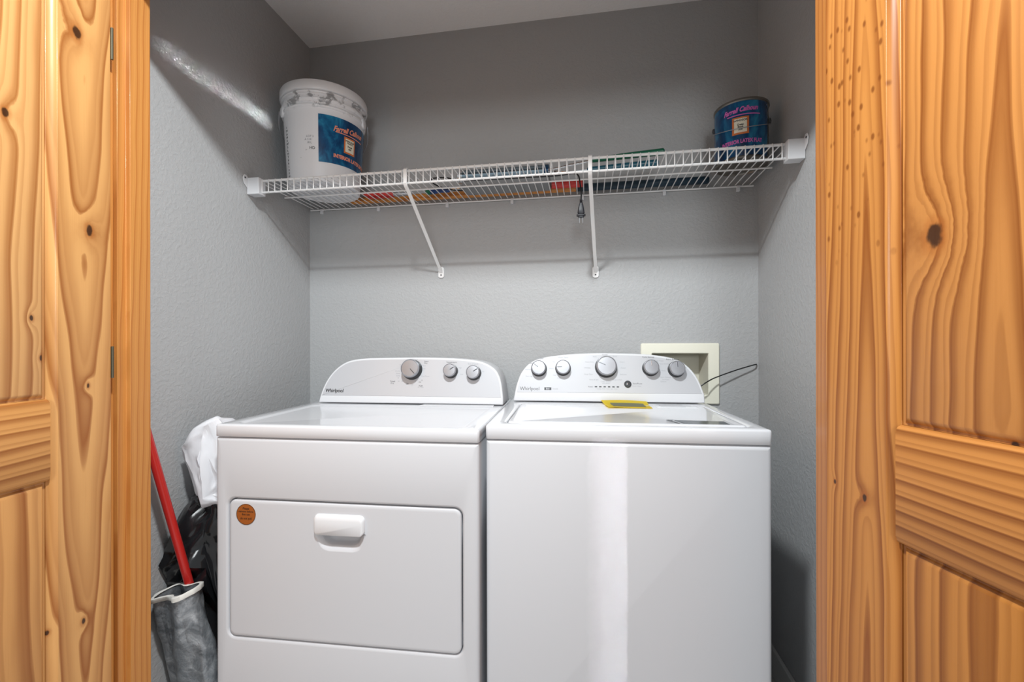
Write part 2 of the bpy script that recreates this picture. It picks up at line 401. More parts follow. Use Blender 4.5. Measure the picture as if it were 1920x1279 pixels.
# ------------------------------------------------------------------ appliances
def locpt(A, P):
    x, y, t = A; c, s = cos(t), sin(t); dx, dy = P[0] - x, P[1] - y
    return Vector((dx * c + dy * s, -dx * s + dy * c, P[2]))
TILT = 0.27   # console face leans back
class Console:
    def __init__(s, A, y0, zs, outline):
        s.y0, s.zs = y0, zs; s.c = locpt(A, CAM)
        n = Vector((0, -1, TILT)).normalized(); s.n = n
        s.u = Vector((1, 0, 0)); s.v = Vector((0, TILT, 1)).normalized()
        s.P = [s.on(x, z) if z > zs else Vector((x, y0, z)) for x, z in outline]
    def on(s, x, z):
        p = Vector((x, s.y0, z)); o = Vector((0, s.y0, s.zs)); d = p - s.c
        t = (o - s.c).dot(s.n) / d.dot(s.n); return s.c + d * t
    def M(s, x, z, off=0.0, rot=0.0):
        p = s.on(x, z) + s.n * off
        u = s.u * cos(rot) + s.v * sin(rot); v = s.n.cross(u)
        m = Matrix((u, v, s.n)).transposed().to_4x4(); m.translation = p; return m
def build_console(root, con, yb, m_body, m_face, rim=0.007):
    P = con.P; b = BM()
    # smooth the measured outline
    mid = spline(P[1:-1], 4)
    L = [P[0]] + mid + [P[-1]]
    cx = sum(p.x for p in L) / len(L); cz = L[0].z
    def grow(p, k, y): return Vector((cx + (p.x - cx) * k, y, cz + (p.z - cz) * k))
    ymax = max(p.y for p in L)
    loops(b, [L, [Vector((p.x, p.y + 0.012, p.z)) for p in L], [Vector((cx + (p.x - cx) * 0.995, max(p.y + .02, yb - 0.03), cz + (p.z - cz) * 0.985)) for p in L], [Vector((cx + (p.x - cx) * 0.95, yb, cz + (p.z - cz) * 0.93)) for p in L]], False, True)
    vs_ = list(b.verts)[:len(L)]
    b.verts.ensure_lookup_table()
    vs_ = [b.verts[i] for i in range(len(L))]
    b.faces.new(vs_[1:-1][::-1]); b.faces.new((vs_[0], vs_[1], vs_[-2], vs_[-1]))
    obj('console', b, m_body, root, 0.0035, smooth=50)
    # face plate inside the rim
    F = mid; n = len(F); Q = []
    for i, p in enumerate(F):
        a = F[max(i - 1, 0)]; c = F[min(i + 1, n - 1)]
        t = (c - a).normalized(); q = con.n.cross(t).normalized()
        if q.dot(Vector((cx, p.y, cz + .06)) - p) < 0: q = -q
        Q.append(p + q * rim)
    Q = [q for q in Q if q.z > con.zs + 0.004]
    zb = con.zs + 0.0045
    Q = [con.on(Q[0].x - .001, zb)] + Q + [con.on(Q[-1].x + .001, zb)]
    b = BM(); loops(b, [[q + con.n * 0.0002 for q in Q], [q + con.n * 0.0012 for q in Q]])
    obj('control_panel', b, m_face, root)
M_skirt = mat('dark_knob_skirt', rgb(22, 23, 26), 0.4)
def knob(root, con, x, z, r, point, h=0.027, start=False):
    # skirt stands on the panel; a flat silver cap with a bright ring sits on it
    M0 = con.M(x, z, 0.0008)
    b = BM(); lathe(b, [(r * 1.10, 0), (r * 1.09, h * 0.15), (r * 1.0, h * 0.55), (r * 0.96, h * 0.8), (r * 0.93, h)], 40, M=M0)
    k = obj('knob', b, M_skirt, root)
    b = BM(); lathe(b, [(r * 0.985, h * 0.72), (r * 1.0, h * 0.86), (r * 0.95, h * 1.03), (r * 0.90, h * 1.06), (r * 0.86, h * 1.0), (r * 0.4, h * 1.02), (0.0005, h * 1.02)], 40, False, True, M=M0)
    obj('knob_cap', b, M_chrome, k, smooth=30, label='brushed silver knob cap')
    b = BM(); box(b, r * 0.12, r * 0.80, -0.0011, 0.0011, h * 0.98, h * 1.07)
    b.transform(M0 @ Matrix.Rotation(radians(point), 4, 'Z'))
    obj('pointer', b, M_dark if point in (-45, 35, 34) else M_bright, k)
    return k
def cabinet_loops(b, w, z0, z1, D, hole=None):
    O = (0, w, z0, z1, 0.004)
    Ls = [f(rrect(*O), D), f(rrect(*O), 0.010), f(ins(O, 0.0012), 0.0045), f(ins(O, 0.0045), 0.0012), f(ins(O, 0.010), 0.0)]
    if hole:
        Ls += [f(ins(hole, -0.0075), 0.0), f(ins(hole, -0.0045), 0.0008), f(ins(hole, -0.0015), 0.0032), f(rrect(*hole), 0.0075), f(rrect(*hole), 0.048)]
    return loops(b, Ls)
def top_slab(b, w, D, z0, z1, rec=None, r=0.008, round_=0.006):
    O = (-0.001, w + 0.001, -0.001, D, r)
    g = lambda P, z: [(x, y, z) for x, y in P]
    Ls = [g(ins(O, 0.002), z0), g(rrect(*O), z0 + 0.002), g(rrect(*O), z1 - round_), g(ins(O, round_ * 0.3), z1 - round_ * 0.3), g(ins(O, round_), z1)]
    for R_, d, z in rec or (): Ls.append(g(ins(R_, d), z))
    return loops(b, Ls)

# --- washing machine
AW = (-0.2606, -0.6703, 0.05)
wm = empty('washing_machine', (AW[0], AW[1], 0), AW[2], label='white top-loading washing machine with five silver knobs standing on the right', cat='washing machine')
WW, WD, WZ = 0.699, 0.628, 0.9187
obj('cabinet', cabinet_loops(BM(), WW, 0.025, 0.8795, WD), M_enamelf, wm, smooth=60)
for x in (0.06, WW - 0.06):
    for y in (0.06, WD - 0.06): obj('foot', box(BM(), x - .02, x + .02, y - .02, y + .02, 0.0, 0.026), M_black, wm)
LID = (0.0465, 0.665, 0.040, 0.425, 0.018)
b = top_slab(BM(), WW, WD, 0.8812, WZ, [(LID, -0.010, WZ), (LID, -0.004, WZ - 0.001), (LID, 0.0, WZ - 0.005), (LID, 0.0, WZ - 0.02)])
obj('top_deck', b, M_enamel, wm, smooth=60)
b = BM(); g = lambda P, z: [(x, y, z) for x, y in P]
loops(b, [g(ins(LID, 0.004), WZ - 0.019), g(ins(LID, 0.004), WZ - 0.004), g(ins(LID, 0.006), WZ), g(ins(LID, 0.010), WZ + 0.0015), g(ins(LID, 0.018), WZ + 0.0015), g(ins(LID, 0.026), WZ - 0.001)])
lid = obj('lid', b, M_enamel, wm, smooth=60)
# dark sticker on the lid, yellow energy tag and white instruction label
def sheet(name, P, m, parent, th=0.0006, **kw):
    b = BM(); loops(b, [[Vector(p) for p in P], [Vector(p) + Vector((0, 0, th)) for p in P]]); return obj(name, b, m, parent, smooth=0, **kw)
ZL = WZ - 0.0008
sheet('sticker', [(0.515, 0.073, ZL), (0.627, 0.066, ZL), (0.6262, 0.118, ZL), (0.500, 0.128, ZL)], mat('dark_glossy_sticker', rgb(52, 62, 66), 0.15), lid, label='dark glossy strip sticker on the lid')
sheet('sticker', [(0.4795, 0.128, ZL), (0.498, 0.075, ZL), (0.503, 0.075, ZL + .0001), (0.490, 0.118, ZL), (0.500, 0.133, ZL), (0.485, 0.134, ZL)], mat('dark_sticker_edge', rgb(40, 44, 46), 0.2), lid)
M_yel = mat('yellow_paper', rgb(252, 228, 48), 0.5); M_yin = mat('grey_green_print', rgb(150, 152, 120), 0.5); M_paper = mat('white_paper', rgb(236, 238, 242), 0.5)
def bent(name, x0, x1, y0, y1, fz, m, parent, nx=14, ny=6, **kw):
    b = BM(); V = [[b.verts.new((x0 + (x1 - x0) * i / nx + fz(i / nx, j / ny)[0], y0 + (y1 - y0) * j / ny, fz(i / nx, j / ny)[1])) for j in range(ny + 1)] for i in range(nx + 1)]
    for i in range(nx):
        for j in range(ny): b.faces.new((V[i][j], V[i + 1][j], V[i + 1][j + 1], V[i][j + 1]))
    bmesh.ops.solidify(b, geom=b.faces[:], thickness=0.0005)
    return obj(name, b, m, parent, smooth=60, **kw)
def curl(u, v): return (-0.016 * v * (1 - u) + 0.008 * (v - .5) * 0, ZL + 0.0016 + 0.0085 * max(0, v - 0.55) * 2.0 + 0.004 * sin(u * 3.1) * v + 0.003 * (1 - u) ** 4)
et = bent('energy_tag', 0.345, 0.486, 0.352, 0.466, curl, M_yel, wm, label='bent yellow paper energy tag lying at the back of the lid')
bent('tag_print', 0.366, 0.470, 0.372, 0.432, lambda u, v: (curl(0.15 + .75 * u, 0.17 + v * .53)[0], curl(.15 + .75 * u, .17 + v * .53)[1] + 0.0007), M_yin, et)
il = sheet('instruction_label', [(0.505, 0.372, ZL), (0.632, 0.365, ZL), (0.634, 0.462, ZL), (0.500, 0.466, ZL)], M_paper, lid)
for yy, x0, x1, m_ in ((0.447, 0.515, 0.60, mat('blue_grey_print', rgb(120, 150, 160), .5)), (0.43, .52, .625, M_inkl), (0.413, .52, .622, M_inkl), (0.398, .52, .60, M_inkl)):
    sheet('printed_line', [(x0, yy - .004, ZL + .0006), (x1, yy - .004, ZL + .0006), (x1, yy + .003, ZL + .0006), (x0, yy + .003, ZL + .0006)], m_, lid, 0.0002)
ow = [(0.0163, 0.9225), (0.0221, 0.9505), (0.031, 0.9879), (0.0493, 1.0292), (0.0834, 1.0635), (0.1355, 1.0811), (0.2203, 1.0915), (0.3071, 1.0954), (0.3793, 1.095), (0.4683, 1.0925), (0.5383, 1.0855), (0.5905, 1.0732), (0.6252, 1.0518), (0.6527, 1.0205), (0.6699, 0.9879), (0.6836, 0.9505), (0.6854, 0.9225)]
cw = Console(AW, 0.478, 0.9500, ow)
build_console(wm, cw, 0.600, M_plastic, M_silver)
for x, z, r, a in ((0.1103, 1.0386, 0.0265, 140), (0.1966, 1.0411, 0.026, 180), (0.3483, 1.0461, 0.036, 155), (0.5013, 1.0425, 0.0265, 90), (0.5882, 1.0385, 0.0265, 92)):
    knob(wm, cw, x, z, r, a)
b = BM(); lathe(b, [(0.0125, 0), (0.0125, 0.003), (0.010, 0.005), (0.0005, 0.0055)], 28, M=cw.M(0.4235, 0.9857, 0.001)); sbn = obj('start_button', b, M_dark, wm, label='dark grey round start button')
b = BM(); lathe(b, [(0.0035, 0.0052), (0.003, 0.0062), (0.0005, 0.0065)], 16, M=cw.M(0.4215, 0.9865, 0.001)); obj('button_light', b, M_bright, sbn)
for i in range(6):
    b = BM(); box(b, -0.0042, 0.0042, -0.0016, 0.0016, 0, 0.0004); b.transform(cw.M(0.3129 + 0.01528 * i, 0.9757, 0.0012))
    obj('status_light', b, M_black, wm, smooth=0)
pl = lambda con: (lambda co, p: con.M(p[0], p[1], 0.0012) @ co)
join_text('logo', [('Whirlpool', 0.0185, (0.0766, 0.9667), dict(xs=0.92))], M_ink, wm, pl(cw))
sw = 0.0002
b = BM(); box(b, -.0125, .0125, -.0050, .0050, 0, .0003); b.transform(cw.M(0.1420, 0.9672, 0.0012)); bd = obj('badge', b, M_ink, wm, smooth=0)
join_text('badge_lettering', [('Eco', 0.0085, (0.1420, 0.9672), {})], M_paper, bd, lambda co, p: cw.M(p[0], p[1], 0.0016) @ co)
lt = [('boost', 0.0085, (0.1690, 0.9672), {})]
T = 0.0064
lt += [('Soil Level', T * 1.1, (0.113, 1.0765)), ('Water Temp', T * 1.1, (0.197, 1.0800)), ('Heavy', T, (0.0815, 1.060)), ('Normal', T, (0.070, 1.036)), ('Extra Light', T, (0.076, 1.012)),
       ('Hot', T, (0.163, 1.064)), ('Warm', T, (0.155, 1.040)), ('Cool', T, (0.166, 1.016)), ('Cold', T, (0.182, 1.006)),
       ('Normal', T, (0.344, 1.0895)), ('Bulky', T, (0.309, 1.083)), ('Heavy Duty', T, (0.290, 1.064)), ('Whites', T * 1.2, (0.283, 1.043)), ('Deep Clean', T, (0.287, 1.020)), ('Rinse & Spin', T, (0.306, 1.001)), ('Drain & Spin', T, (0.388, 1.001)), ('Delicates', T, (0.408, 1.020)), ('Casual', T, (0.408, 1.043)), ('Colors', T, (0.404, 1.064)), ('Quick', T, (0.379, 1.084)), ('Clean Washer', T, (0.348, 0.994)), ('with affresh', T * .9, (0.348, 0.988)),
       ('Deep Water', T, (0.530, 1.0685)), ('Auto Sensing', T, (0.549, 1.058)), ('Fabric Softener', T, (0.553, 1.011)), ('2nd Rinse', T, (0.553, 1.003)), ('Rinse', T, (0.546, 1.034)), ('Options', T, (0.545, 0.996)), ('On', T, (0.620, 1.046)), ('Off', T, (0.612, 1.060)), ('Sensing   Wash   Rinse   Spin   Done', T * .75, (0.352, 0.9685)), ('Hold 3 Secs', T, (0.4545, 0.979))]
join_text('lettering', lt, M_inkl, wm, pl(cw))
join_text('lettering', [('Cycle Settings', T * 1.15, (0.494, 1.0815)), ('Fabric Softener', T * 1.15, (0.577, 1.0735)), ('Start/Pause', T * 1.1, (0.457, 0.988)), ('Power', T, (0.294, 0.9755))], M_ink, wm, pl(cw))

# --- dryer
AD = (-1.0112, -0.721, 0.0417)
dy = empty('clothes_dryer', (AD[0], AD[1], 0), AD[2], label='white front-loading clothes dryer with a copper sticker standing on the left', cat='dryer')
DW, DD, DZ = 0.7373, 0.665, 0.9082
HO = (0.0366, 0.6940, 0.3262, 0.7058, 0.022)
obj('cabinet', cabinet_loops(BM(), DW, 0.025, 0.8722, DD, HO), M_enamelf, dy, smooth=60)
for x in (0.06, DW - 0.06):
    for y in (0.06, DD - 0.06): obj('foot', box(BM(), x - .02, x + .02, y - .02, y + .02, 0.0, 0.026), M_black, dy)
REC = (0.045, 0.695, 0.030, 0.405, 0.02)
b = top_slab(BM(), DW, DD, 0.8742, DZ, [(REC, -0.008, DZ), (REC, -0.003, DZ - 0.0006), (REC, 0.004, DZ - 0.0034), (REC, 0.010, DZ - 0.004)])
obj('top_panel', b, M_enamel, dy, smooth=60)
sheet('lint_screen_cover', [(0.44, 0.415, DZ + .0002), (0.705, 0.415, DZ + .0002), (0.70, 0.455, DZ + .0002), (0.445, 0.455, DZ + .0002)], M_enamel, dy, 0.003)
# drop-down door with finger scoop
def trap(s, y, dz=0):
    x0, x1, xb0, xb1, zt, zb = 0.2895, 0.4325, 0.3165, 0.4105, 0.630, 0.5790
    P = rrect(0, 1, 0, 1, 0.22); cx = 0.361; cz = 0.606
    out = []
    for u, v in P:
        xa = xb0 + (x0 - xb0) * v; xb_ = xb1 + (x1 - xb1) * v
        x = xa + (xb_ - xa) * u; z = zb + (zt - zb) * v
        out.append((cx + (x - cx) * s, y, cz + (z - cz) * s + dz))
    return out
b = BM()
loops(b, [f(ins(HO, 0.0035), 0.040), f(ins(HO, 0.0035), 0.0045), f(ins(HO, 0.0045), 0.0025), f(ins(HO, 0.0075), 0.0012), f(ins(HO, 0.012), 0.0008), f(ins(HO, 0.014), 0.0008), trap(1.14, 0.0008), trap(1.10, 0.0008), trap(1.08, 0.0010), trap(1.04, 0.0030, .003), trap(0.95, 0.0085, .0085), trap(0.92, 0.012, .0095), trap(0.86, 0.026, .0105), trap(0.74, 0.034, .012)])
door = obj('door', b, M_enamelf, dy, smooth=60)
HR = (0.2898, 0.4318, 0.6215, 0.6755, 0.014)
b = BM()
P0 = rrect(*HR)
loops(b, [f(rrect(*HR), 0.0012), f(ins(HR, 0.0006), -0.003), f(rrect(HR[0] + .003, HR[1] - .003, HR[2], HR[3] - .006, .010), -0.0075), f(rrect(HR[0] + .007, HR[1] - .007, HR[2] + .001, HR[3] - .015, .008), -0.0095)])
obj('handle', b, M_plastic, door, smooth=60)
M_cop = mat('copper_sticker', rgb(180, 108, 52), 0.3, metal=0.5)
b = BM(); lathe(b, [(0.0285, 0.0), (0.0285, 0.0007)], 40, M=Matrix.Translation((0.0905, 0.0008, 0.6636)) @ Matrix.Rotation(pi / 2, 4, 'X')); st = obj('sticker', b, M_cop, door, label='round copper coloured sticker')
b = BM(); lathe(b, [(0.0285, 0.0006), (0.0285, 0.0010), (0.0272, 0.0010), (0.0272, 0.0006)], 40, False, False, M=Matrix.Translation((0.0905, 0.0008, 0.6636)) @ Matrix.Rotation(pi / 2, 4, 'X')); obj('sticker_rim', b, mat('dark_copper', rgb(70, 44, 24), .4), st)
FR = Matrix.Rotation(pi / 2, 4, 'X')
join_text('sticker_lettering', [('Please', 0.0085, (0.0905, 0.6795)), ('remove before', 0.0080, (0.0905, 0.6715)), ('first use', 0.0080, (0.0905, 0.6635)), ('do not pull', 0.0085, (0.0905, 0.6525))], mat('dark_brown_print', rgb(60, 34, 22), .5), st,
          lambda co, p: Vector((p[0] + co.x * .9, -0.0002 - co.z, p[1] + co.y)))
od = [(0.0335, 0.9118), (0.0401, 0.9344), (0.0512, 0.9638), (0.0666, 0.9931), (0.0909, 1.0246), (0.1239, 1.0519), (0.1632, 1.0687), (0.224, 1.0764), (0.3441, 1.0795), (0.4703, 1.0797), (0.5736, 1.0758), (0.6349, 1.0694), (0.6704, 1.0597), (0.7006, 1.042), (0.7167, 1.0203), (0.7268, 0.9888), (0.7328, 0.9344), (0.7337, 0.9118)]
cdk = Console(AD, 0.457, 0.9340, od)
build_console(dy, cdk, 0.640, M_plastic, M_silver)
knob(dy, cdk, 0.3996, 1.0349, 0.0345, -45, 0.033)
knob(dy, cdk, 0.5436, 1.0303, 0.0242, 35, 0.026)
knob(dy, cdk, 0.6281, 1.0244, 0.0248, 34, 0.026)
join_text('logo', [('Whirlpool', 0.0185, (0.0978, 0.9556), dict(xs=0.92, bold=0.0004))], M_black, dy, pl(cdk))
join_text('lettering', [('Timed', T * 1.25, (0.3235, 0.9922)), ('Dry', T * 1.25, (0.3225, 0.9855)), ('Auto', T * 1.25, (0.4520, 1.066)), ('Dry', T * 1.25, (0.450, 1.0595)), ('Fluff', T * 1.3, (0.4300, 0.9765)), ('20', T * 1.4, (0.3800, 0.9835)), ('Temperature', T * 1.15, (0.5455, 1.063)), ('10', T, (0.4340, 0.997)), ('Off', T, (0.4270, 0.990))], M_ink, dy, pl(cdk))
join_text('lettering', [('End of Cycle', T * 1.15, (0.6250, 1.0575)), ('High', T, (0.5770, 1.0430)), ('Low', T, (0.5830, 1.0200)), ('On', T, (0.6620, 1.0300)), ('Cool Down', T, (0.4480, 1.0120)), ('Heavy', T, (0.3590, 1.053)), ('Duty', T, (0.3585, 1.0475)), ('Wrinkle', T, (0.3440, 1.0300)), ('Shield', T, (0.3440, 1.0215)), ('Damp', T, (0.3455, 1.0130)), ('70', T, (0.3455, 1.005)), ('50    30', T, (0.3540, 0.9930)), ('Normal', T, (0.4100, 1.0720)), ('Less', T, (0.4430, 1.040)), ('More', T, (0.4420, 1.050)), ('Off', T, (0.398, 0.980)), ('Air Only', T, (0.430, 0.972))], M_inkl, dy, pl(cdk))

# ------------------------------------------------------------------ wire shelf
SZ, SY = 1.7223, -0.348
sh = empty('wire_shelf', (-0.29, 0, SZ), label='white wire shelf with braces across the back wall above the machines', cat='shelf')
OFF = Vector((-0.29, 0, SZ))
def sx(p): return Vector(p) - OFF
r1, r2 = 0.0034, 0.0019
X0, X1 = -1.197, 0.608
for nm, x0, x1, y, z, r in (('front_rail', X0, X1, SY, SZ - 0.001, r1 * 1.25), ('lip_rail', X0, X1, SY - 0.001, 1.679, r1 * 1.1), ('support_rail', X0 + .0, X1, -0.180, SZ - 0.006, 0.003), ('back_rail', X0, X1, -0.008, SZ - 0.006, 0.003)):
    obj(nm, tube(BM(), [sx((x0, y, z)), sx((x1, y, z))], r, 10), M_wire, sh)
b = BM(); n = 71
for i in range(n):
    x = X0 + 0.012 + (X1 - X0 - 0.024) * i / (n - 1)
    tube(b, [sx(p) for p in ((x, -0.004, SZ), (x, SY + 0.004, SZ + 0.001), (x, SY - 0.0035, SZ + 0.002), (x, SY - 0.006, SZ - 0.002), (x, SY - 0.006, 1.6765))], r2, 6)
obj('cross_wires', b, M_wire, sh)
for s, xw in ((1, XL), (-1, XR)):
    b = BM()
    xa, xb = sorted((xw + s * 0.0004, xw + s * 0.047))
    box(b, xa - OFF.x, xb - OFF.x, -0.372, -0.335, 1.668 - SZ, 1.7275 - SZ)
    for k in (0, 1):
        xf = xw + s * (0.047 if k else 0.0035)
    # mounting ear against the side wall with a screw
    xa, xb = sorted((xw + s * 0.0004, xw + s * 0.004))
    P = [(-0.335, 1.69), (-0.372, 1.69), (-0.389, 1.705), (-0.394, 1.722), (-0.388, 1.735), (-0.378, 1.737), (-0.366, 1.727), (-0.335, 1.7275)]
    loops(b, [[(xa - OFF.x, y, z - SZ) for y, z in P], [(xb - OFF.x, y, z - SZ) for y, z in P]])
    e = obj('end_bracket', b, M_plastic, sh, 0.002)
    b = BM(); lathe(b, [(0.0035, 0.0), (0.003, 0.0012), (0.0005, 0.0016)], 12, M=Matrix.Translation((xw + s * 0.004 - OFF.x, -0.384, 1.724 - SZ)) @ Matrix.Rotation(s * pi / 2, 4, 'Y')); obj('screw', b, M_dark, e)
for (xf, xw) in ((-0.612, -0.6035), (0.008, 0.0305)):
    b = BM(); w = 0.0065
    path = [(xf, SY + 0.012, SZ + 0.0055), (xf, SY - 0.004, SZ + 0.0065), (xf, SY - 0.0105, SZ + 0.001), (xf, SY - 0.0105, 1.677), (xf, SY - 0.004, 1.668), (xf + (xw - xf) * .05, SY + .02, 1.656), (xw, -0.014, 1.438 if xf < -.3 else 1.422), (xw, -0.005, 1.428 if xf < -.3 else 1.412)]
    prev = None; th = 0.004; Ls = []
    pts = [Vector(p) for p in path]
    for i, p in enumerate(pts):
        t = (pts[min(i + 1, len(pts) - 1)] - pts[max(i - 1, 0)]).normalized(); nn = Vector((1, 0, 0)).cross(t).normalized()
        Ls.append([sx(p + Vector((sx_ * w, 0, 0)) + nn * k * th / 2) for sx_, k in ((-1, -1), (1, -1), (1, 1), (-1, 1))])
    loops(b, Ls); br = obj('brace', b, M_wire, sh, 0.001)
    zc = 1.430 if xf < -.3 else 1.414
    b = BM(); P = rrect(xw - 0.0125, xw + 0.0125, zc - 0.024, zc + 0.022, 0.010)
    P = [(x, z) if z > zc else (min(max(x, xw - .0125), xw + .0125), z) for x, z in P]
    loops(b, [[sx((x, -0.0005, z)) for x, z in P], [sx((x, -0.0045, z)) for x, z in P]]); obj('brace_foot', b, M_wire, br, 0.001)
    b = BM(); lathe(b, [(0.0032, 0.0), (0.003, 0.0012), (0.0005, 0.0016)], 12, M=Matrix.Translation(sx((xw, -0.0045, zc - 0.012))) @ FR); obj('screw', b, M_dark, br)
for x in (-1.1435, -0.880, -0.575, -0.302, -0.02, 0.290, 0.555):
    b = BM(); box(b, x - .006 - OFF.x, x + .006 - OFF.x, -0.0125, -0.0005, -0.024, -0.0095); tube(b, [sx((x - .006, -0.008, SZ - .006)), sx((x + .006, -0.008, SZ - .006))], 0.0052, 10)
    obj('wall_clip', b, M_plastic, sh, 0.001)
DK = SZ + r2 + 0.0004   # things stand on the wires

# ------------------------------------------------------------------ white paint bucket
BX, BY = -1.018, -0.185
bk = empty('paint_bucket', (BX, BY, DK), label='large white plastic paint bucket with blue label on the left end of the shelf', cat='bucket')
m = mat('white_bucket_plastic', rgb(226, 227, 230), 0.35); t = NT(m); x, y, z = t.sep(t.obj())
nz = t.noise(t.obj(), 22, 4, 0.6, 0.8); n2 = t.noise(t.obj(), 70, 2)
smear = t.m('MULTIPLY', t.m('MULTIPLY', t.smooth(nz, 0.50, 0.62), t.smooth(z, 0.255, 0.275)), t.m('SUBTRACT', 1.0, t.smooth(z, 0.315, 0.326)))
sp = t.m('SUBTRACT', 1.0, t.smooth(n2, 0.22, 0.26))
colr = t.mix(t.m('MAXIMUM', t.m('MULTIPLY', smear, 0.8), t.m('MULTIPLY', sp, 0.6)), rgb(226, 227, 230), rgb(120, 121, 123)); t.put(t.p.inputs['Base Color'], colr)
M_buck = m
def Rb(z): return 0.131 + (0.147 - 0.131) * min(z / 0.28, 1.0)
b = BM(); lathe(b, [(0.124, 0.004), (0.128, 0.0), (0.131, 0.004), (Rb(.14), .14), (Rb(.262), .262), (0.1515, .264), (0.1525, .270), (Rb(.27), .276), (Rb(.283), .284), (0.1520, .288), (0.1530, .294), (0.148, .298), (0.147, .312), (0.1535, .314), (0.1545, .318), (.148, .324), (.1475, .345)], 64)
obj('body', b, M_buck, bk, smooth=30)
b = BM(); lathe(b, [(0.1490, .322), (0.1575, .324), (0.1590, .328), (0.1590, .352), (0.1565, .357), (0.148, .358), (0.144, .352), (0.0005, .351)], 64, True, True)
obj('lid', b, M_buck, bk, smooth=30)
def cyl_sheet(b, R_, a0, a1, z0, z1, th=0.0006, n=32):
    V0 = []; 
    for i in range(n + 1):
        a = a0 + (a1 - a0) * i / n
        V0.append([Vector(((R_(z) + k * th) * cos(a), (R_(z) + k * th) * sin(a), z)) for z, k in ((z0, 0), (z0, 1), (z1, 1), (z1, 0))])
    return loops(b, V0, True, True)
m = mat('blue_paint_label', rgb(14, 74, 124), 0.22); t = NT(m); x, y, z = t.sep(t.obj())
cl = t.noise(t.xyz(t.m('MULTIPLY', x, 18.0), t.m('MULTIPLY', y, 18.0), t.m('MULTIPLY', z, 9.0)), 1.0, 4, 0.6, 0.7)
t.put(t.p.inputs['Base Color'], t.ramp(cl, [(0.30, rgb(6, 32, 66)), (0.5, rgb(12, 76, 122)), (0.72, rgb(40, 140, 180))])); M_blue = m
f0 = radians(-57.8)   # side that faces the opening
Rl = lambda z: Rb(z) + 0.0005
lb = obj('label', cyl_sheet(BM(), Rl, f0 - radians(9), f0 + radians(104), 0.070, 0.240), M_blue, bk, smooth=30, label='deep blue printed paint label')
M_pink = mat('salmon_lettering', rgb(238, 150, 120), 0.4); M_white = mat('white_lettering', rgb(236, 232, 214), 0.4); M_orange = mat('orange_border', rgb(214, 120, 60), .4)
def wr(Rf, a, zc, off=0.0009, tilt=0.0):
    def g_(co):
        z_ = zc + co.y + tilt * co.x; R_ = Rf(z_) + off + co.z
        th = a + co.x / Rf(z_); return Vector((R_ * cos(th), R_ * sin(th), z_))
    return g_
def ctext(name, s, size, m, parent, Rf, a, zc, **kw):
    off = kw.pop('off', 0.0009); tilt = kw.pop('tilt', 0.0)
    return put_text(name, s, size, m, parent, None, wr(Rf, a, zc, off, tilt), **kw)
ac = f0 + radians(37)
ctext('lettering', 'Farrell Calhoun', 0.0265, M_pink, lb, Rl, ac + .02, 0.203, shear=0.35, bold=0.0008, xs=0.80, tilt=0.10)
def cyl_rect(Rf, a, hw, z0, z1, off, th=0.0004): return cyl_sheet(BM(), lambda z: Rf(z) + off, a - hw / Rf(.15), a + hw / Rf(.15), z0, z1, th, 10)
obj('underline', cyl_rect(Rl, ac + .05, 0.062, 0.1855, 0.1885, 0.0006), M_pink, lb, smooth=30)
obj('label_border', cyl_rect(Rl, ac + radians(1), 0.0245, 0.120, 0.180, 0.0006), M_orange, lb, smooth=30)
obj('label_field', cyl_rect(Rl, ac + radians(1), 0.019, 0.126, 0.174, 0.0011), M_white, lb, smooth=30)
for s, zc in (('WINDSOR', 0.166), ('PLACE', 0.159), ('Pastel', 0.147), ('600', 0.138)):
    ctext('lettering', s, 0.0085, M_black, lb, Rl, ac + radians(1), zc, off=0.0016, bold=0.0002)
ctext('lettering', 'INTERIOR LATEX SATIN', 0.0185, M_pink, lb, Rl, ac + radians(9), 0.0985, bold=0.0008, xs=0.82, tilt=-0.02)
# small stamp and side print
for s, a_, zc, sz in (('LOT 2', f0 - radians(21), .158, .010), ('A 314', f0 - radians(24), .147, .010), ('18 L', f0 - radians(22), .136, .010), ('HD', f0 - radians(18), .117, .014)):
    ctext('stamp', s, sz, M_inkl if s != 'HD' else M_ink, bk, Rb, a_, zc, off=0.0006)
for k in range(16):
    pass
jt = []
M_sidep = M_ink
bmx = BM()
for k in range(17):
    me = text_mesh('IMAHEWSLNTKRIAENW'[k], 0.013)
    g_ = wr(Rb, f0 - radians(66), 0.205 - k * 0.0118, 0.0006)
    for v in me.vertices: v.co = g_(Vector((-v.co.y * 0.0 + v.co.x * 1.3, v.co.y * .8, v.co.z)))
    bmx.from_mesh(me); bpy.data.meshes.remove(me)
me = bpy.data.meshes.new('side_print'); bmx.to_mesh(me); bmx.free(); wrapmesh('side_print', me, M_sidep, bk, smooth=0)
# ears and bail
for s in (-1, 1):
    a = f0 + s * radians(74) - radians(4)
    b = BM(); lathe(b, [(0.021, 0.0), (0.020, 0.008), (0.012, 0.011), (0.0005, 0.0115)], 20, M=Matrix.Rotation(a, 4, 'Z') @ Matrix.Translation((0.146, 0, 0.273)) @ Matrix.Rotation(pi / 2, 4, 'Y'))
    obj('ear', b, M_plastic, bk)
P = []
for i in range(25):
    u = i / 24; a = f0 - radians(78) - u * radians(204)
    P.append(((0.160 + .004 * sin(pi * u)) * cos(a), (0.160 + .004 * sin(pi * u)) * sin(a), 0.273 - 0.105 * sin(pi * u) ** 0.7))
obj('bail_handle', tube(BM(), P, 0.0022, 8), M_chrome, bk)

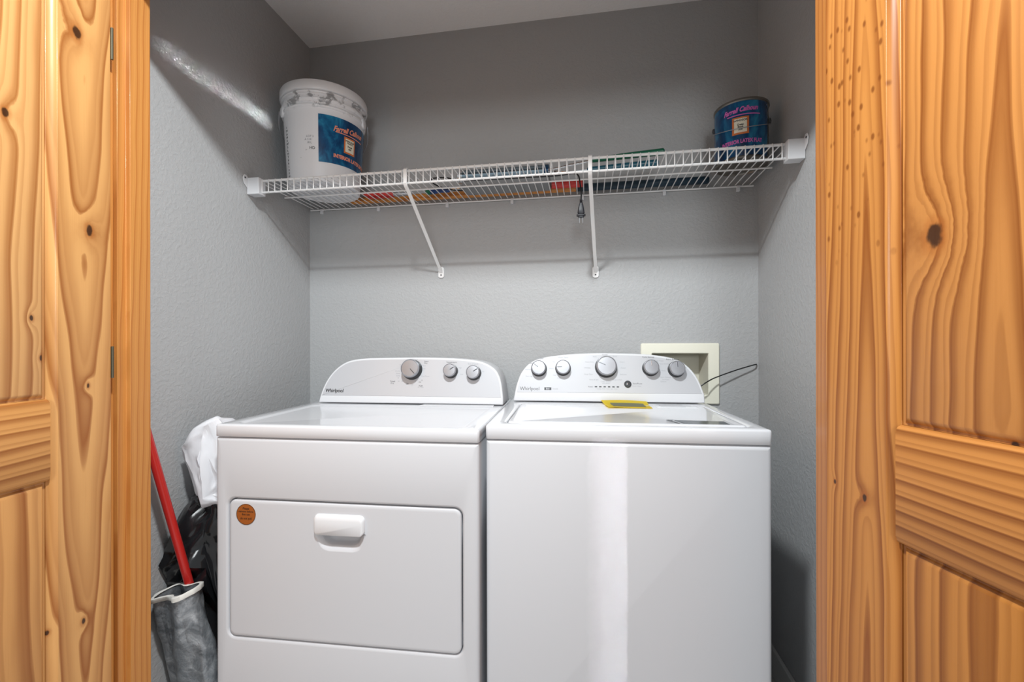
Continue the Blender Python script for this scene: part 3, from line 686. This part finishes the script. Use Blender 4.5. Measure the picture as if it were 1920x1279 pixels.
# ------------------------------------------------------------------ blue paint can
CX, CY = 0.511, -0.180
pc = empty('paint_can', (CX, CY, DK), label='small blue metal paint can with wire handle on the right end of the shelf', cat='paint can')
f1 = radians(-107.4)
Rc = lambda z: 0.0825
b = BM(); lathe(b, [(0.078, 0.005), (0.080, 0.0), (0.0845, 0.0), (0.0845, 0.005), (0.0815, 0.008), (0.0815, 0.184), (0.0845, 0.187), (0.0845, 0.193), (0.080, 0.1945), (0.076, 0.190)], 56)
obj('body', b, mat('dull_can_metal', rgb(128, 124, 118), 0.32, metal=0.85), pc, smooth=30)
b = BM(); lathe(b, [(0.0755, 0.187), (0.0775, 0.1935), (0.0735, 0.1945), (0.071, 0.188), (0.0005, 0.188)], 48); obj('lid', b, M_chrome, pc, smooth=30)
lc = obj('label', cyl_sheet(BM(), lambda z: 0.0817, f1 - radians(120), f1 + radians(68), 0.009, 0.183, 0.0006, 56), M_blue, pc, smooth=30, label='dark blue printed paint label')
M_mag = mat('magenta_lettering', rgb(214, 110, 190), .4)
ctext('lettering', 'Farrell Calhoun', 0.0215, M_mag, lc, Rc, f1 - radians(1), 0.156, shear=0.35, bold=0.0008, xs=0.76, tilt=0.06)
obj('underline', cyl_rect(Rc, f1 + radians(6), 0.050, 0.1385, 0.1415, 0.0004), M_mag, lc, smooth=30)
obj('label_border', cyl_rect(Rc, f1 + radians(-1), 0.0245, 0.077, 0.133, 0.0004), M_orange, lc, smooth=30)
obj('label_field', cyl_rect(Rc, f1 + radians(-1), 0.0185, 0.083, 0.128, 0.0009), M_white, lc, smooth=30)
for s, zc in (('WINDSOR', 0.1215), ('Deep', 0.108), ('Base', 0.101), ('300', 0.0925)):
    ctext('lettering', s, 0.0085, M_black, lc, Rc, f1 - radians(1), zc, off=0.0014, bold=0.0002)
ctext('lettering', 'INTERIOR LATEX FLAT', 0.0170, M_mag, lc, Rc, f1 + radians(2), 0.054, bold=0.0007, xs=0.72)
for s in (-1, 1):
    a = f1 + s * radians(88)
    b = BM(); lathe(b, [(0.0105, 0.0), (0.0095, 0.005), (0.005, 0.007), (0.0005, 0.0075)], 18, M=Matrix.Rotation(a, 4, 'Z') @ Matrix.Translation((0.082, 0, 0.135)) @ Matrix.Rotation(pi / 2, 4, 'Y'))
    obj('ear', b, M_dark, pc)
P = []
for i in range(25):
    u = i / 24; a = f1 - radians(88) + u * radians(176)
    P.append(((0.0885) * cos(a), (0.0885) * sin(a), 0.134 - 0.040 * sin(pi * u) ** 0.6))
obj('bail_handle', tube(BM(), P, 0.0012, 8), M_chrome, pc)

# ------------------------------------------------------------------ odds and ends on the shelf
M_oak = pine('orange_wood_handle', along='x', c=1.70, k1=10, k2=1.0, seed=51, light=rgb(206, 138, 66), dark=rgb(160, 92, 36))
M_teal = mat('dark_teal_foam', rgb(14, 42, 58), 0.55); M_teal2 = mat('teal_plastic', rgb(18, 84, 104), 0.35); M_green = mat('dark_green_plastic', rgb(14, 96, 70), 0.35)
M_red = mat('red_plastic', rgb(196, 48, 42), 0.4)
y_ = -0.031
pole = empty('pole', (-0.5, y_, DK + 0.0145), label='long orange wooden pole with dark teal foam grip lying along the back of the shelf', cat='pole')
obj('shaft', tube(BM(), [(-0.49, 0, 0), (0.455, 0, 0)], 0.0140, 14), M_oak, pole)
obj('grip', tube(BM(), [(0.457, 0, 0), (0.462, 0, 0), (0.94, 0, 0), (0.945, 0, 0)], [0.011, 0.0144, 0.0144, 0.011], 16), M_teal, pole, label='dark teal foam grip')
# grey electric fixture with cord and plug
M_case = mat('grey_sheet_metal', rgb(132, 134, 136), 0.5, metal=0.2)
M_gloss = mat('glossy_steel_tube', rgb(150, 168, 180), 0.07, metal=1.0)
lf = empty('light_fixture', (-0.31, -0.105, DK), label='grey metal strip light with shiny tube and hanging plug on mid shelf', cat='light fixture')
b = BM(); box(b, -0.163, 0.171, -0.040, 0.047, 0.0, 0.030); cs = obj('housing', b, M_case, lf, 0.002)
for x in (-0.13, 0.0, 0.13):
    b = BM(); lathe(b, [(0.004, 0), (0.0035, 0.0004), (0.0005, .0004)], 12, M=Matrix.Translation((x, 0.01, 0)) @ Matrix.Rotation(pi, 4, 'X')); 
    b.free()
obj('tube', tube(BM(), [(-0.168, -0.008, 0.0546), (0.150, -0.008, 0.0546)], 0.0245, 28), M_gloss, lf, label='shiny reflective metal tube')
obj('end_cap', tube(BM(), [(-0.186, -0.008, 0.0552), (-0.184, -0.008, 0.0552), (-0.166, -0.008, 0.0552)], [0.022, 0.0250, 0.0250], 28), M_bright, lf)
obj('end_cap', tube(BM(), [(0.148, -0.008, 0.0552), (0.166, -0.008, 0.0552), (0.168, -0.008, 0.0552)], [0.0250, 0.0250, 0.022], 28), mat('blue_end_cap', rgb(40, 72, 104), .2, metal=.5), lf, label='dark blue end cap')
cp = [(-0.165, 0.02, 0.012), (-0.195, 0.01, 0.010), (-0.235, -0.02, 0.010), (-0.265, -0.06, 0.014), (-0.268, -0.09, 0.022), (-0.235, -0.095, 0.024), (-0.200, -0.096, 0.020), (-0.16, -0.098, 0.008), (-0.05, -0.098, 0.0045), (0.10, -0.094, 0.0045), (0.19, -0.085, 0.007), (0.232, -0.085, 0.0095), (0.262, -0.095, 0.0075), (0.2785, -0.112, -0.008), (0.284, -0.128, -0.04), (0.2885, -0.140, -0.075), (0.2878, -0.140, -0.105)]
cord = obj('cord', tube(BM(), spline(cp, 7), 0.0027, 8), M_black, lf)
px, py = 0.2878, -0.140
b = BM(); Ls = []
for z, hw, hd in ((-0.100, .004, .004), (-0.112, .0048, .0045), (-0.120, .0075, .006), (-0.136, .0105, .008), (-0.147, .0118, .0085), (-0.152, .0085, .007), (-0.153, .015, .0085), (-0.157, .015, .0085), (-0.158, .0095, .0065), (-0.163, .009, .006)):
    Ls.append([(px + x, py + y, z) for x, y in rrect(-hw, hw, -hd, hd, min(hw, hd) * .5, 3)])
loops(b, Ls); pg = obj('plug', b, M_navy, lf, smooth=40, label='dark navy two-prong plug')
for s in (-1, 1):
    b = BM(); box(b, px + s * .0055 - .0008, px + s * .0055 + .0008, py - .0032, py + .0032, -0.181, -0.162); obj('prong', b, M_bright, pg)
# shears with green and teal grips
shr = empty('shears', (0.12, -0.2, DK), label='long-handled shears with green and teal grips lying right of the strip light', cat='shears')
obj('grip', tube(BM(), [(-0.106, 0.0, 0.050), (-0.103, 0.0, 0.0503), (0.02, -0.005, 0.055), (0.134, -0.010, 0.0585), (0.138, -0.010, .0586)], [0.006, 0.0085, 0.0105, 0.0115, 0.007], 14), M_green, shr, label='dark green grip')
obj('grip', tube(BM(), [(-0.122, -0.010, 0.0125), (-0.119, -0.010, 0.0125), (0.0, -0.012, 0.0165), (0.112, -0.016, 0.0195), (0.118, -0.016, .0196)], [0.006, 0.0095, 0.0110, 0.0115, 0.007], 14), M_teal2, shr, label='teal grip')
obj('arm', tube(BM(), [(-0.260, 0.03, 0.037), (-0.18, 0.014, 0.044), (-0.103, 0.0, 0.050)], 0.0050, 10), M_bright, shr)
obj('arm', tube(BM(), [(-0.260, 0.03, 0.0335), (-0.19, 0.004, 0.014), (-0.119, -0.010, 0.0125)], 0.0050, 10), M_bright, shr)
# red tube
rt = empty('red_tube', (-0.076, -0.078, DK + 0.0145), label='short red cylinder lying right of the grey strip light', cat='tube')
obj('tube_body', tube(BM(), [(-0.060, 0, 0), (-0.0585, 0, 0), (0.0585, 0, 0), (0.0600, 0, 0)], [0.012, 0.0140, 0.0140, 0.012], 20), M_red, rt)
obj('end_cap', tube(BM(), [(0.056, 0, 0), (0.0615, 0, 0), (0.0625, 0, 0)], [0.0145, 0.0145, 0.012], 20), mat('dark_red_cap', rgb(120, 28, 26), .4), rt)
# red pliers
rp = empty('pliers', (-0.825, -0.10, DK), 0.05, label='small pliers with red handles lying just right of the white bucket', cat='pliers')
for s in (-1, 1):
    obj('handle', tube(BM(), spline([(-0.062, s * 0.016, 0.0085), (-0.02, s * 0.018, 0.0085), (0.03, s * 0.012, 0.0085), (0.055, s * 0.005, 0.0085)], 4), 0.0082, 12), M_red, rp)
b = BM(); Ls = []
for x, hy, hz in ((0.052, .012, .006), (0.07, .014, .007), (0.09, .010, .006), (0.13, .005, .004)): Ls.append([(x, y, 0.0085 + z) for y, z in rrect(-hy, hy, -hz, hz, hz * .5, 3)])
loops(b, Ls); obj('jaws', b, M_chrome, rp)
# blue and green cutter
uk = empty('screwdriver', (-0.575, -0.10, DK), -0.15, label='small blue screwdriver with green end cap lying left of the grey strip light', cat='screwdriver')
obj('handle', tube(BM(), [(-0.04, 0, 0.0125), (-0.03, 0, .0125), (0.0, 0, .0125), (0.035, 0, .0125), (0.045, 0, .0125)], [.010, .0120, .0095, .0120, .008], 14), mat('blue_plastic', rgb(26, 56, 110), .35), uk)
obj('end_cap', tube(BM(), [(-0.062, 0, 0.0125), (-0.058, 0, .0125), (-0.04, 0, .0125)], [.009, .0123, .0123], 14), M_green, uk, label='green end cap')
obj('blade', tube(BM(), [(0.043, 0, .0125), (0.085, 0, .0125)], [.003, .003], 8), M_bright, uk)

# ------------------------------------------------------------------ bags and broom in the gap left of the dryer
def bag(name, c, size, m, seedv, amp, sharp=1.0, rings=64, segs=72, shape=None, freq=1.0):
    b = BM(); rad = Vector(size); off = Vector((seedv, seedv * 1.7, seedv * .3)); Ls = []
    for i in range(1, rings):
        v = i / rings; ph = pi * v
        L = []
        for k in range(segs):
            th = 2 * pi * k / segs
            d = Vector((sin(ph) * cos(th), sin(ph) * sin(th), cos(ph)))
            p = Vector((d.x * rad.x, d.y * rad.y, d.z * rad.z))
            if shape: p = shape(p, d)
            q = Vector((p.x * 9, p.y * 9, p.z * 6)) * freq + off
            n1 = 1 - abs(noise.noise(q)) * 2; n2 = 1 - abs(noise.noise(q * 2.3 + Vector((5, 1, 2)))) * 2
            n3 = noise.noise(q * 0.6)
            k_ = 1 + amp * (0.6 * (n1 - .5) + 0.35 * (n2 - .5) + 0.6 * n3)
            L.append(Vector(c) + Vector((p.x * k_, p.y * k_, p.z * (1 + amp * .3 * n3))))
        Ls.append(L)
    loops(b, Ls)
    return b
M_wbag = mat('white_plastic_bag', rgb(222, 222, 226), 0.28)
M_bbag = mat('black_plastic_bag', rgb(26, 27, 29), 0.16)
m = mat('silver_grey_sheet', rgb(116, 120, 124), 0.32, metal=0.35); t = NT(m)
nn = t.noise(t.obj(), 30, 5, 0.65, 0.6); t.put(t.p.inputs['Base Color'], t.ramp(nn, [(0.3, rgb(96, 101, 106)), (0.55, rgb(150, 155, 160)), (0.75, rgb(200, 204, 208))])); t.bump(t.noise(t.obj(), 160, 3), 0.35, 0.003)
M_sheet = m
def hull(name, pts, m, rings, noise_amp, fall=1.7, freq=14, **kw):
    """crumpled plastic: facets round measured outline points, creased and slightly puffed"""
    b = BM()
    for p in pts: b.verts.new(p)
    bmesh.ops.convex_hull(b, input=b.verts[:])
    bmesh.ops.delete(b, geom=[v for v in b.verts if not v.link_faces], context='VERTS')
    bmesh.ops.triangulate(b, faces=b.faces[:])
    for k in range(rings):
        bmesh.ops.subdivide_edges(b, edges=b.edges[:], cuts=1, use_grid_fill=True, smooth=0.25 if k == 0 else 0.0)
        bmesh.ops.triangulate(b, faces=b.faces[:])
        b.normal_update()
        amp = noise_amp / (fall ** k)
        for v in b.verts:
            q = v.co * (freq * 1.8 ** k) + Vector((k * 3.1, 1.7, 2.2))
            v.co += v.normal * amp * ((0.5 - abs(noise.noise(q))) * 1.6 - 0.35)
    for v in b.verts:   # stays between the wall and the side of the dryer, above the floor
        v.co.x = max(XL + 0.003, min(v.co.x, -1.0112 - 0.0417 * (v.co.y + 0.721) - 0.004)); v.co.z = max(v.co.z, 0.001)
    return obj(name, b, m, None, **kw)
random.seed(5)
P = []
for i in range(46):
    v = random.random(); a = random.uniform(0, 2 * pi); rr = 0.9 + 0.25 * random.random()
    z = 0.662 + 0.222 * v
    wx = 0.066 * (1 - (2 * v - 0.95) ** 2 * 0.55); cx = -1.086 - 0.012 * sin(v * 3.1)
    P.append((cx + wx * cos(a) * rr, -0.615 + 0.052 * sin(a) * rr, z))
P += [(-1.163, -0.665, 0.826), (-1.150, -0.650, 0.80), (-1.066, -0.65, 0.905), (-1.11, -0.64, .87), (-1.026, -0.63, 0.655), (-1.05, -0.645, 0.672)]
hull('plastic_bag', P, M_wbag, 3, 0.034, 3.2, 10, smooth=38, label='crumpled white plastic bag stuffed between the dryer and the left wall', cat='bag')
P = []
for i in range(90):
    v = random.random(); a = random.uniform(0, 2 * pi); rr = 0.92 + 0.16 * random.random()
    z = 0.006 + 0.655 * v
    tap = 1 - 0.45 * max(0, (v - .6) / .4) ** 2
    cx = -1.113 - 0.012 * v; cy = -0.455 - 0.165 * v
    P.append((cx + 0.084 * cos(a) * rr * tap, cy + 0.085 * sin(a) * rr * tap, z))
P += [(-1.192, -0.700, 0.50), (-1.185, -0.690, 0.45), (-1.140, -0.665, 0.67), (-1.11, -0.65, 0.69)]
hull('rubbish_bag', P, M_bbag, 3, 0.042, 2.6, 9, smooth=38, label='shiny black rubbish bag on the floor left of the dryer, under the white bag', cat='bag')
# grey silvery bag, open at the top with a pale folded hem, round the foot of the broom
b = BM(); Ls = []
nz_ = 44; ns = 56
def gpt(v, k, grow=0.0):
    z = 0.008 + v * 0.432
    th = 2 * pi * k / ns; c_, s_ = cos(th), sin(th)
    cx = -1.118 - 0.014 * v; cy = -0.612 - 0.094 * v - 0.02; hw = 0.078 - 0.020 * v + grow; hd = 0.040 - 0.010 * v + grow
    p = Vector((cx + hw * (abs(c_) ** .7) * (1 if c_ > 0 else -1), cy + hd * (abs(s_) ** .8) * (1 if s_ > 0 else -1), z + 0.012 * c_ * v - 0.03 * max(0, -s_) * 0))
    fold = 0.010 * sin(p.x * 95 + 2.0 * sin(z * 9)) * (0.4 + v * .6) + 0.006 * (1 - abs(noise.noise(Vector((p.x * 30, p.y * 30, z * 11)))) * 2)
    p += Vector((c_ * .3, s_, 0)) * fold
    p.x = max(p.x, XL + 0.004); p.x = min(p.x, -1.018)
    return p
for i in range(nz_ + 1): Ls.append([gpt(i / nz_, k) for k in range(ns)])
inner = [[gpt(v, k, -0.0015) for k in range(ns)] for v in (1.0, 0.9, 0.6)]
loops(b, Ls + inner, True, False)
gs = empty('dust_sheet_bag', (0, 0, 0), label='grey silvery bag with a white folded hem standing left of the dryer', cat='bag')
obj('body', b, M_sheet, gs, smooth=45)
b = BM()
h = lambda v, gr, dz: [gpt(v, k, gr) + Vector((0, 0, dz)) for k in range(ns)]
loops(b, [h(.985, .0015, -.004), h(.985, .006, -.003), h(1.0, .006, .002), h(1.0, .002, .004), h(1.0, -.004, .002)], False, False)
obj('hem', b, mat('white_hem', rgb(214, 212, 206), .5), gs, smooth=60, label='white folded hem')
gs.location = (-1.12, -0.64, 0.0)
for c in gs.children: c.data.transform(Matrix.Translation((1.12, 0.64, 0.0)))
# broom with red handle leaning to the jamb
M_rh = mat('red_painted_handle', rgb(176, 34, 30), 0.3, coat=.3)
bro = empty('broom', (-1.14, -0.60, 0.02), label='broom with red handle leaning in the left corner beside the pine jamb', cat='broom')
def br_(z): # point on the handle axis
    u = (z - 0.457) / (0.8514 - 0.457); return Vector((-1.132 - 0.018 * u, -0.690 - 0.0939 * u, z)) - Vector((-1.14, -0.60, 0.02))
obj('handle', tube(BM(), [br_(0.055), br_(0.95), br_(0.955)], [0.0112, 0.0112, 0.008], 16), M_rh, bro)
b = BM(); Ls = []
for z, hx, hy in ((0.066, .03, .014), (0.05, .045, .016), (-0.005, .052, .018)):
    c_ = br_(0.07); Ls.append([(c_.x + x * .85, c_.y + y, z) for x, y in rrect(-hx, hx, -hy, hy, hy * .5, 3)])
loops(b, Ls); obj('bristles', b, M_dark, bro)
